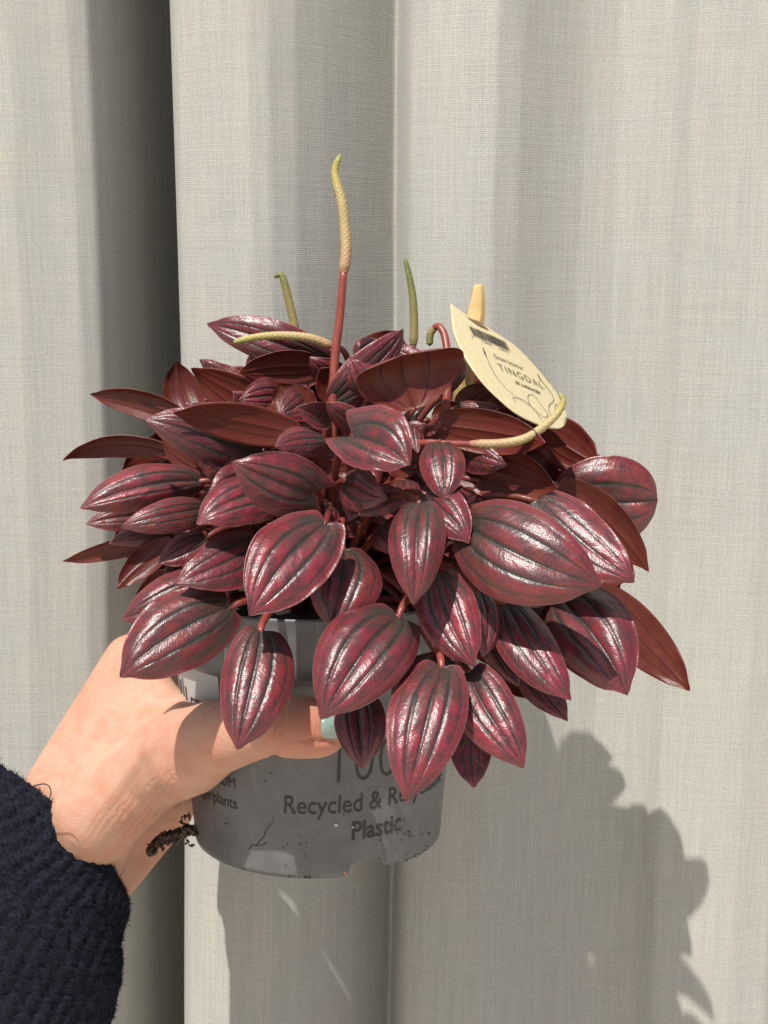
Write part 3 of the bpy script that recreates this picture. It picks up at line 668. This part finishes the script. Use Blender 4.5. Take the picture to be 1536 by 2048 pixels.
for v in bmt.verts: v.co = Vector(tagP(v.co.x, v.co.y))
bmesh.ops.recalc_face_normals(bmt, faces=bmt.faces)
def card_mat():
    m = NT('yellow_seed_paper'); n = m.noise(600, 4, .65); f = m.noise(1100, 2, .5)
    c = m.mix(m.ss(n, .35, .7), (.57, .49, .29), (.63, .555, .35)); c = m.mix(m.ss(f, .62, .72, 0, .45), c, (.42, .33, .14))
    m.set(Base_Color=c, Roughness=.75, Normal=m.bump(n, .0002, .5)); m.translucent((.7, .55, .22), .12); return m.m
tg = empty('plant_tag', Vector(tagP(-60, -120)))
card = bm_obj('card', bmt, [card_mat()]); sd = card.modifiers.new('t', 'SOLIDIFY'); sd.thickness = .0005; sd.offset = 0; reparent(card, tg)
tag(tg, 'pale yellow leaf-shaped paper tag with barcode and TINGDAL lettering, slipped over the bamboo stake', 'tag')
M_SLOT = simple('brown_slot_edge', (.16, .10, .04), .8)
def decal(name, polys, mat, h=.0006):
    V = []; Fc = []
    for pl in polys:
        k0 = len(V); V += [tagP(x, y, h) for x, y in pl]; Fc.append(tuple(range(k0, k0 + len(pl))))
    o = mesh_obj(name, V, Fc, [mat], smooth=False); reparent(o, tg); return o
def stroke(pts, wd, n=24):
    q = catmull([w2t(*a) for a in pts], n); d = np.gradient(q, axis=0); d /= np.linalg.norm(d, axis=1)[:, None]; nn = np.stack([-d[:, 1], d[:, 0]], 1)
    wd = np.interp(np.linspace(0, 1, n), np.linspace(0, 1, len(wd)), wd) if hasattr(wd, '__len__') else np.full(n, wd)
    a = q + nn * wd[:, None] / 2; b = q - nn * wd[:, None] / 2
    return [[a[i], a[i + 1], b[i + 1], b[i]] for i in range(n - 1)]
decal('slot', [[w2t(*q) for q in [(933,628),(945,634),(962,636),(981,657),(976,655),(956,648)]]], M_SLOT)
def tag_text(name, body, size, ox, oy, mat, **kw):
    v, f = text_mesh(body, size, **kw); V = [tagP(ox + x, oy - y, .0006) for x, y, _ in v]
    o = mesh_obj(name, V, f, [mat], smooth=False); reparent(o, tg); return o
def at_px(u, v): return w2t(u, v)
x, y = at_px(1016, 731); tag_text('printed_text', 'Green Interior', 19, x, y, M_INK2, xscale=.74)
x, y = at_px(1042, 763); tag_text('printed_text', 'TINGDAL', 31, x, y, M_INK2, spacing=1.22, bold=-.35, xscale=.86)
x, y = at_px(1052, 783); tag_text('printed_text', 'BY LUNDAGER', 12.5, x, y, M_INK, bold=.35, xscale=.86)
x, y = at_px(1083, 758); tag_text('printed_text', '®', 7, x, y, M_INK2)
bars = []; x0, y0 = at_px(937, 655); x1, y1 = at_px(1030, 696)
rb = random.Random(3); x = 0; Lb = 104
sx, sy = at_px(936, 653)
while x < Lb:
    wdt = rb.choice([1.1, 1.1, 2.0, 2.8]); bars.append([(sx + x, sy), (sx + x + wdt, sy), (sx + x + wdt, sy + 31), (sx + x, sy + 31)]); x += wdt + rb.choice([.9, 1.2, 1.8])
decal('barcode', bars, M_INK2)
tag_text('printed_text', '5', 11, sx - 6, sy + 40, M_INK2)
tag_text('printed_text', '730094', 11, sx + 32, sy + 42, M_INK2, xscale=.9); tag_text('printed_text', '100941', 11, sx + 80, sy + 42, M_INK2, xscale=.9)
ln = []
ln += stroke([(962,700),(965,712),(968,722)], [1.5, 4.5, 1.2], 10) + stroke([(968,722),(973,738),(985,765),(1005,790),(1030,808),(1045,817),(1058,828),(1070,850)], [1.2, 1.0, 1.2])
ln += stroke([(1080,745),(1087,760),(1100,777),(1108,792),(1106,803),(1096,811),(1091,822),(1092,838),(1094,848)], [3, 1.6, 1.2, 1.2, 1.2])
ln += stroke([(1020,816),(1014,805),(1036,809),(1050,820)], 1.2, 14)
ln += stroke([(1046,803),(1050,796),(1062,796),(1070,808),(1084,830),(1084,839),(1074,841),(1058,829),(1048,815),(1046,803)], 1.2, 36)
ln += stroke([(1112,835),(1107,824),(1109,812),(1115,808),(1124,815)], 1.2, 16)
decal('botanical_line_drawing', ln, M_INK2)

# ------------------------------------------------------------------ the hand
def skin_mat():
    m = NT('skin'); co = m.coord()
    big = m.noise(28, 3, .5); mid = m.noise(110, 4, .65); fine = m.noise(1900, 3, .6)
    c = m.mix(m.ss(big, .3, .7), (.50, .285, .196), (.575, .352, .250)); c = m.mix(m.math('MULTIPLY', m.ss(mid, .4, .65), .55), c, (.52, .235, .150))
    at = m.n('Attribute', attribute_name='rosy').outputs['Fac']; c = m.mix(at, c, (.50, .18, .12))
    # skin lines running across the thumb root, wrinkles at the wrist crease
    cr = m.n('Attribute', attribute_name='crease').outputs['Fac']
    mp = m.n('Mapping'); m.l(co, mp.inputs[0]); mp.inputs['Rotation'].default_value = (0, R(-36), 0)
    w1 = m.n('TexWave', wave_type='BANDS', bands_direction='X'); m.l(mp.outputs[0], w1.inputs[0]); w1.inputs['Scale'].default_value = 120; w1.inputs['Distortion'].default_value = 4; w1.inputs['Detail'].default_value = 2.5; w1.inputs['Detail Scale'].default_value = 2
    h = m.math('MULTIPLY', m.math('POWER', w1.outputs['Fac'], .5), cr)
    vor = m.n('TexVoronoi', feature='DISTANCE_TO_EDGE'); vor.inputs['Scale'].default_value = 1300; m.l(co, vor.inputs['Vector'])
    b = m.bump(h, .0006, .7); b = m.bump(m.ss(vor.outputs['Distance'], 0, .25), .00018, .7, b); b = m.bump(fine, .00012, .5, b); b = m.bump(mid, .0012, .35, b)
    m.set(Base_Color=c, Roughness=.46, Normal=b); m.b.inputs['Specular IOR Level'].default_value = .4
    m.b.inputs['Subsurface Weight'].default_value = .30; m.b.inputs['Subsurface Radius'].default_value = (.0085, .0028, .0012); m.b.inputs['Subsurface Scale'].default_value = 1.0
    return m.m
HD = [0.0]
hb = bmesh.new()
def ball(u, v, d, r):
    return Vector(P(u, v, d)), px(r, d)
def hull(balls):
    tmp = bmesh.new()
    for c, r in balls:
        bmesh.ops.create_icosphere(tmp, subdivisions=3, radius=r, matrix=Matrix.Translation(c))
    res = bmesh.ops.convex_hull(tmp, input=tmp.verts[:])
    dele = [e for e in res['geom_interior'] if isinstance(e, bmesh.types.BMVert)]
    bmesh.ops.delete(tmp, geom=dele, context='VERTS')
    me = bpy.data.meshes.new('h'); tmp.to_mesh(me); tmp.free(); hb.from_mesh(me); bpy.data.meshes.remove(me)
def chain(bl):
    bl = [ball(*b) for b in bl]
    for a, b in zip(bl, bl[1:]): hull([a, b])
# forearm under the sleeve, wrist
hull([ball(-60, 1850, 1.2, 120), ball(-40, 1900, 2.2, 120), ball(120, 1655, .2, 92), ball(165, 1720, 1.6, 78)])
hull([ball(120, 1655, .2, 92), ball(165, 1720, 1.6, 78), ball(112, 1592, -.1, 72), ball(190, 1640, -.9, 92), ball(196, 1712, .6, 50)])
# back of the hand up to the index knuckle, first web
hull([ball(112, 1592, -.1, 72), ball(262, 1322, .4, 55), ball(200, 1600, -1.0, 88), ball(290, 1420, -.6, 50)])
hull([ball(200, 1600, -1.0, 88), ball(262, 1330, .4, 50), ball(318, 1425, -1.5, 34), ball(300, 1520, -1.8, 80), ball(355, 1450, -2.6, 48)])
# palm: towards the little finger side
hull([ball(160, 1720, 3.0, 60), ball(330, 1608, 3.9, 58), ball(190, 1640, 1.6, 70), ball(290, 1500, 1.6, 60)])
hull([ball(226, 1752, 4.2, 52), ball(334, 1614, 4.4, 56), ball(255, 1400, 4.0, 45), ball(285, 1330, 2.2, 48), ball(160, 1620, 1.6, 60), ball(290, 1520, 6.0, 44)])
# thumb
chain([(195,1620,-1.2,98), (300,1530,-2.4,92), (372,1500,-3.6,94)])
chain([(372,1503,-3.8,92), (420,1478,-4.9,78), (465,1467,-5.9,70), (515,1456,-6.7,62), (555,1452,-7.2,62), (600,1453,-7.4,65), (635,1462,-7.3,55), (662,1480,-7.0,27)])
# four fingers curling round the far side of the pot
for ch in ([(270,1318,.9,52),(302,1290,4.6,46),(352,1290,8.4,42),(450,1300,9.9,40),(545,1310,9.6,35)],
           [(270,1370,2.4,50),(298,1365,6.4,46),(362,1372,9.6,42),(470,1385,10.4,40),(575,1392,9.9,35)],
           [(280,1440,4.2,46),(306,1450,7.6,44),(372,1460,9.8,40),(470,1470,10.0,38),(560,1475,9.4,33)],
           [(295,1515,5.6,42),(325,1535,8.0,38),(390,1548,9.2,34),(460,1555,9.0,32),(515,1558,8.5,28)]):
    chain(ch)
hand0 = bm_obj('hand0', hb)
rm = hand0.modifiers.new('r', 'REMESH'); rm.mode = 'VOXEL'; rm.voxel_size = .0011; rm.use_smooth_shade = True
smo = hand0.modifiers.new('s', 'SMOOTH'); smo.factor = .5; smo.iterations = 15
me = bpy.data.meshes.new_from_object(hand0.evaluated_get(bpy.context.evaluated_depsgraph_get()))
bpy.data.objects.remove(hand0)
person = empty('person', P(150, 1700, 1)); tag(person, 'left hand of a person in a navy wool sleeve gripping the grey pot', 'person')
hand = bpy.data.objects.new('hand', me); COL.objects.link(hand); reparent(hand, person)
me.materials.clear(); me.materials.append(skin_mat())
nv = len(me.vertices); co = np.zeros(nv * 3); me.vertices.foreach_get('co', co); co = co.reshape(-1, 3)
nm = np.zeros(nv * 3); me.vertices.foreach_get('normal', nm); nm = nm.reshape(-1, 3)
cf = np.array(FW); cu = np.array(UP); dz = co @ cf; uu = 768 + co[:, 0] / dz * F; vv = 1024 - (co @ cu) / dz * F
def g2(u, v, su, sv, ang=0):
    a = R(ang); du, dv = uu - u, vv - v; x = du * math.cos(a) + dv * math.sin(a); y = -du * math.sin(a) + dv * math.cos(a)
    return np.exp(-(x / su) ** 2 - (y / sv) ** 2)
front = (nm @ cf < .25).astype(float)
d = np.zeros(nv)
d -= .0012 * g2(565, 1395, 10, 24, 12) * front + .0010 * g2(548, 1512, 9, 16, -8) * front        # thumb joint notches
d -= .0007 * g2(552, 1450, 4, 50, 5) * front + .0005 * g2(566, 1450, 3.5, 46, 3) * front
d += .0018 * g2(300, 1490, 150, 14, -52) * front - .0022 * g2(225, 1490, 130, 20, -42) * front   # tendon along the thumb root
d += .0014 * g2(200, 1440, 120, 14, -50) * front
for (a, b, L_, an) in [(345, 1598, 60, -34), (322, 1622, 62, -36), (372, 1572, 48, -32), (300, 1650, 60, -38)]:
    d -= .00022 * g2(a, b, L_, 4.5, an + 62) * front
d -= .0012 * g2(640, 1482, 40, 4, 4) * front       # skin fold below the nail
co2 = co + nm * d[:, None]; me.vertices.foreach_set('co', co2.ravel())
rosy = np.clip(.85 * g2(640, 1470, 70, 60) + .5 * g2(555, 1450, 40, 60) + .35 * g2(262, 1300, 60, 60) + .45 * g2(300, 1680, 70, 90, -45) + .35 * g2(380, 1500, 80, 60), 0, .8)
crs = np.clip(1.0 * g2(330, 1600, 95, 42, -38) + .6 * g2(240, 1650, 70, 50, -40) + .5 * g2(556, 1450, 22, 60), 0, 1) * front
for nme, arr in (('rosy', rosy), ('crease', crs)):
    at = me.attributes.new(nme, 'FLOAT', 'POINT'); at.data.foreach_set('value', arr.astype(np.float32))
me.polygons.foreach_set('use_smooth', np.ones(len(me.polygons), dtype=bool)); me.update()
# thumb nail: a curved plate on the thumb end
def nail_pt(u, v, lift):
    """closest hand point towards the camera at pixel (u, v)"""
    m_ = (np.abs(uu - u) < 9) & (np.abs(vv - v) < 9) & (front > 0); 
    zz = dz[m_].min() if m_.any() else .528
    D = zz - lift; return RT * ((u - 768) / F * D) + UP * ((1024 - v) / F * D) + FW * D
V = []; nu_, nv_ = 14, 14
zc = [dz[(np.abs(uu - u) < 12) & (np.abs(vv - v) < 12)].min() for u, v in ((650, 1455), (650, 1425), (672, 1455), (630, 1455))]
for i in range(nu_):
    for j in range(nv_):
        a = i / (nu_ - 1); b = j / (nv_ - 1) * 2 - 1
        u = 640 + 52 * a; hh_ = 27 * (1 - .9 * abs(a - .5) ** 3) * (1 - .35 * max(0, a - .6)); v = 1453 + hh_ * b - 2 * a
        D = zc[0] - .0012 + .0030 * b * b + .0030 * a * a + (.001 if i == 0 else 0)
        V.append(RT * ((u - 768) / F * D) + UP * ((1024 - v) / F * D) + FW * D)
Fc = [(i * nv_ + j, i * nv_ + j + 1, (i + 1) * nv_ + j + 1, (i + 1) * nv_ + j) for i in range(nu_ - 1) for j in range(nv_ - 1)]
nm_ = NT('teal_nail_polish'); nm_.set(Base_Color=(.22, .30, .27), Roughness=.12, Coat_Weight=1.0, Coat_Roughness=.05)
nl = mesh_obj('thumb_nail', V, Fc, [nm_.m]); sd = nl.modifiers.new('t', 'SOLIDIFY'); sd.thickness = .0006; sd.offset = -1; nl.parent = hand; nl['label'] = 'pale teal thumb nail'

# ------------------------------------------------------------------ navy knitted sleeve
def wool_mat(name, dark):
    m = NT(name); n = m.noise(900, 3, .6); sp = m.noise(2600, 1, .5)
    c = m.mix(m.ss(n, .3, .7), (.0055, .0065, .012), (.014, .016, .027)); c = m.mix(m.ss(sp, .66, .72, 0, .35 if not dark else .15), c, (.11, .12, .17))
    m.set(Base_Color=c, Roughness=.85, Normal=m.bump(m.noise(1500, 3, .7), .0006, .8)); m.b.inputs['Specular IOR Level'].default_value = .15
    m.b.inputs['Sheen Weight'].default_value = .13; m.b.inputs['Sheen Roughness'].default_value = .4; m.b.inputs['Sheen Tint'].default_value = (.3, .33, .5, 1)
    return m.m
M_WOOL = wool_mat('navy_wool', False)
cent = catmull([(92,1660,1.0),(8,1752,1.3),(-60,1862,1.6),(-140,2010,1.9),(-250,2220,2.2)], 240)
rad_px = np.interp(np.linspace(0, 4, 240), [0, .15, 1, 2, 3, 4], [218, 236, 298, 336, 345, 345])
axw = np.array([np.array(P(*c)) for c in cent]); Tn = -np.gradient(axw, axis=0); Tn /= np.linalg.norm(Tn, axis=1)[:, None]
NSG = 300; V = []; SV = []; 
def sleeve_pt(i, a, extra=0.0):
    t_ = Tn[i]; v_ = -np.array(FW); v_ = v_ - t_ * t_.dot(v_); v_ /= np.linalg.norm(v_); v_ = v_ + t_ * .85; u_ = np.cross(t_, -np.array(FW)); u_ /= np.linalg.norm(u_)
    r = px(rad_px[i]) ; return axw[i] + u_ * math.cos(a) * (r + extra) + v_ * math.sin(a) * (r * .62 + extra)
for i in range(240):
    for j in range(NSG):
        a = 2 * math.pi * j / NSG
        p = sleeve_pt(i, a); rib = .5 + .5 * math.cos(a * 58 + 1.2 * noise.noise(Vector(p) * 30)); e = .0008 * rib ** .7 + .0006 * noise.noise(Vector(p) * 160) + .0010 * noise.noise(Vector(p) * 520) + .0025 * noise.noise(Vector(p) * 28)
        if i < 3: e -= .0012 * (3 - i)
        p = sleeve_pt(i, a, e)
        if i == 0: p = p + Tn[0] * (.0012 * noise.noise(Vector((a * 9, 0, 0))))
        V.append(p)
V = V[:]; V_in = []
for i in range(0, 60, 6):
    for j in range(NSG): V_in.append(sleeve_pt(i, 2 * math.pi * j / NSG, -.0045))
Fc = [(i * NSG + j, i * NSG + (j + 1) % NSG, (i + 1) * NSG + (j + 1) % NSG, (i + 1) * NSG + j) for i in range(239) for j in range(NSG)]
o_ = len(V)
Fc += [(j, o_ + j, o_ + (j + 1) % NSG, (j + 1) % NSG) for j in range(NSG)]
Fc += [(o_ + i * NSG + j, o_ + (i + 1) * NSG + j, o_ + (i + 1) * NSG + (j + 1) % NSG, o_ + i * NSG + (j + 1) % NSG) for i in range(9) for j in range(NSG)]
slv_ = mesh_obj('sleeve', V + V_in, Fc, [M_WOOL]); reparent(slv_, person); slv_['label'] = 'fuzzy ribbed navy wool cuff'
# fibres
Va = np.array(V); Vf = []; Ff = []
outn = np.zeros_like(Va)
for i in range(240):
    outn[i * NSG:(i + 1) * NSG] = Va[i * NSG:(i + 1) * NSG] - axw[i]
outn -= np.repeat(Tn, NSG, 0) * np.sum(outn * np.repeat(Tn, NSG, 0), 1)[:, None]; outn /= np.linalg.norm(outn, axis=1)[:, None]
fr = np.random.RandomState(4)
sel = fr.choice(np.where((outn @ np.array(FW) < .35) & (np.arange(len(Va)) < 175 * NSG))[0], 46000); sel = np.concatenate([sel, fr.randint(0, NSG * 2, 2600)])
for k_ in sel:
    p = Va[k_]; nn_ = outn[k_]; q = fr.normal(size=3); q /= np.linalg.norm(q)
    dirv = nn_ * (.35 + .5 * fr.rand()) + q * .8 + Tn[k_ // NSG] * .15; dirv /= np.linalg.norm(dirv); L_ = .0008 + .0020 * fr.rand() ** 2 + (.003 if fr.rand() < .01 else 0)
    sd_ = np.cross(dirv, fr.normal(size=3)); sd_ /= np.linalg.norm(sd_); wf = .00011
    p = p - nn_ * .0003; mid_ = p + dirv * L_ * .5 + fr.normal(size=3) * L_ * .15; e_ = p + dirv * L_ - nn_ * L_ * .2
    k0 = len(Vf); Vf += [p + sd_ * wf, p - sd_ * wf, mid_ - sd_ * wf, mid_ + sd_ * wf, e_]; Ff += [(k0, k0 + 1, k0 + 2, k0 + 3), (k0 + 3, k0 + 2, k0 + 4)]
fz = mesh_obj('wool_fuzz', Vf, Ff, [wool_mat('navy_wool_fibre', False)], smooth=False); fz.parent = slv_; fz['kind'] = 'stuff'
lp = catmull([tuple(P(*q)) for q in [(62,1576,-3.9),(72,1571,-4.3),(88,1568,-4.6),(99,1574,-4.7),(102,1588,-4.6),(96,1600,-4.2)]], 40)
th_ = tube('loose_thread', lp, np.full(40, .00022), [M_WOOL], seg=6); th_.parent = slv_

# ------------------------------------------------------------------ crumbly bark clump between palm and pot
def bark_mat():
    m = NT('brown_bark'); n = m.noise(500, 4, .7); m.set(Base_Color=m.mix(m.ss(n, .35, .7), (.012, .009, .007), (.16, .10, .06)), Roughness=.85, Normal=m.bump(n, .001, 1)); return m.m
cs, ss_ = [], []
pth = catmull([(302,1700,.8),(320,1682,.6),(345,1672,.4),(370,1662,0),(398,1660,-.6)], 60)
for _ in range(300):
    q = pth[random.randrange(60)]; cs.append(P(q[0] + random.gauss(0, 4), q[1] + random.gauss(0, 4.5), q[2] + random.gauss(0, .2))); ss_.append(random.uniform(.0004, .0015))
for (u, v) in ((368, 1635), (366, 1645), (374, 1632), (382, 1690), (376, 1684), (396, 1640), (398, 1672)):
    for _ in range(4): cs.append(P(u + random.gauss(0, 3), v + random.gauss(0, 3), -.4)); ss_.append(random.uniform(.0004, .0011))
bk = lumps('bark_clump', cs, ss_, bark_mat()); tag(bk, 'dark crumbly strip of bark and soil stuck between the palm and the grey pot', 'bark')
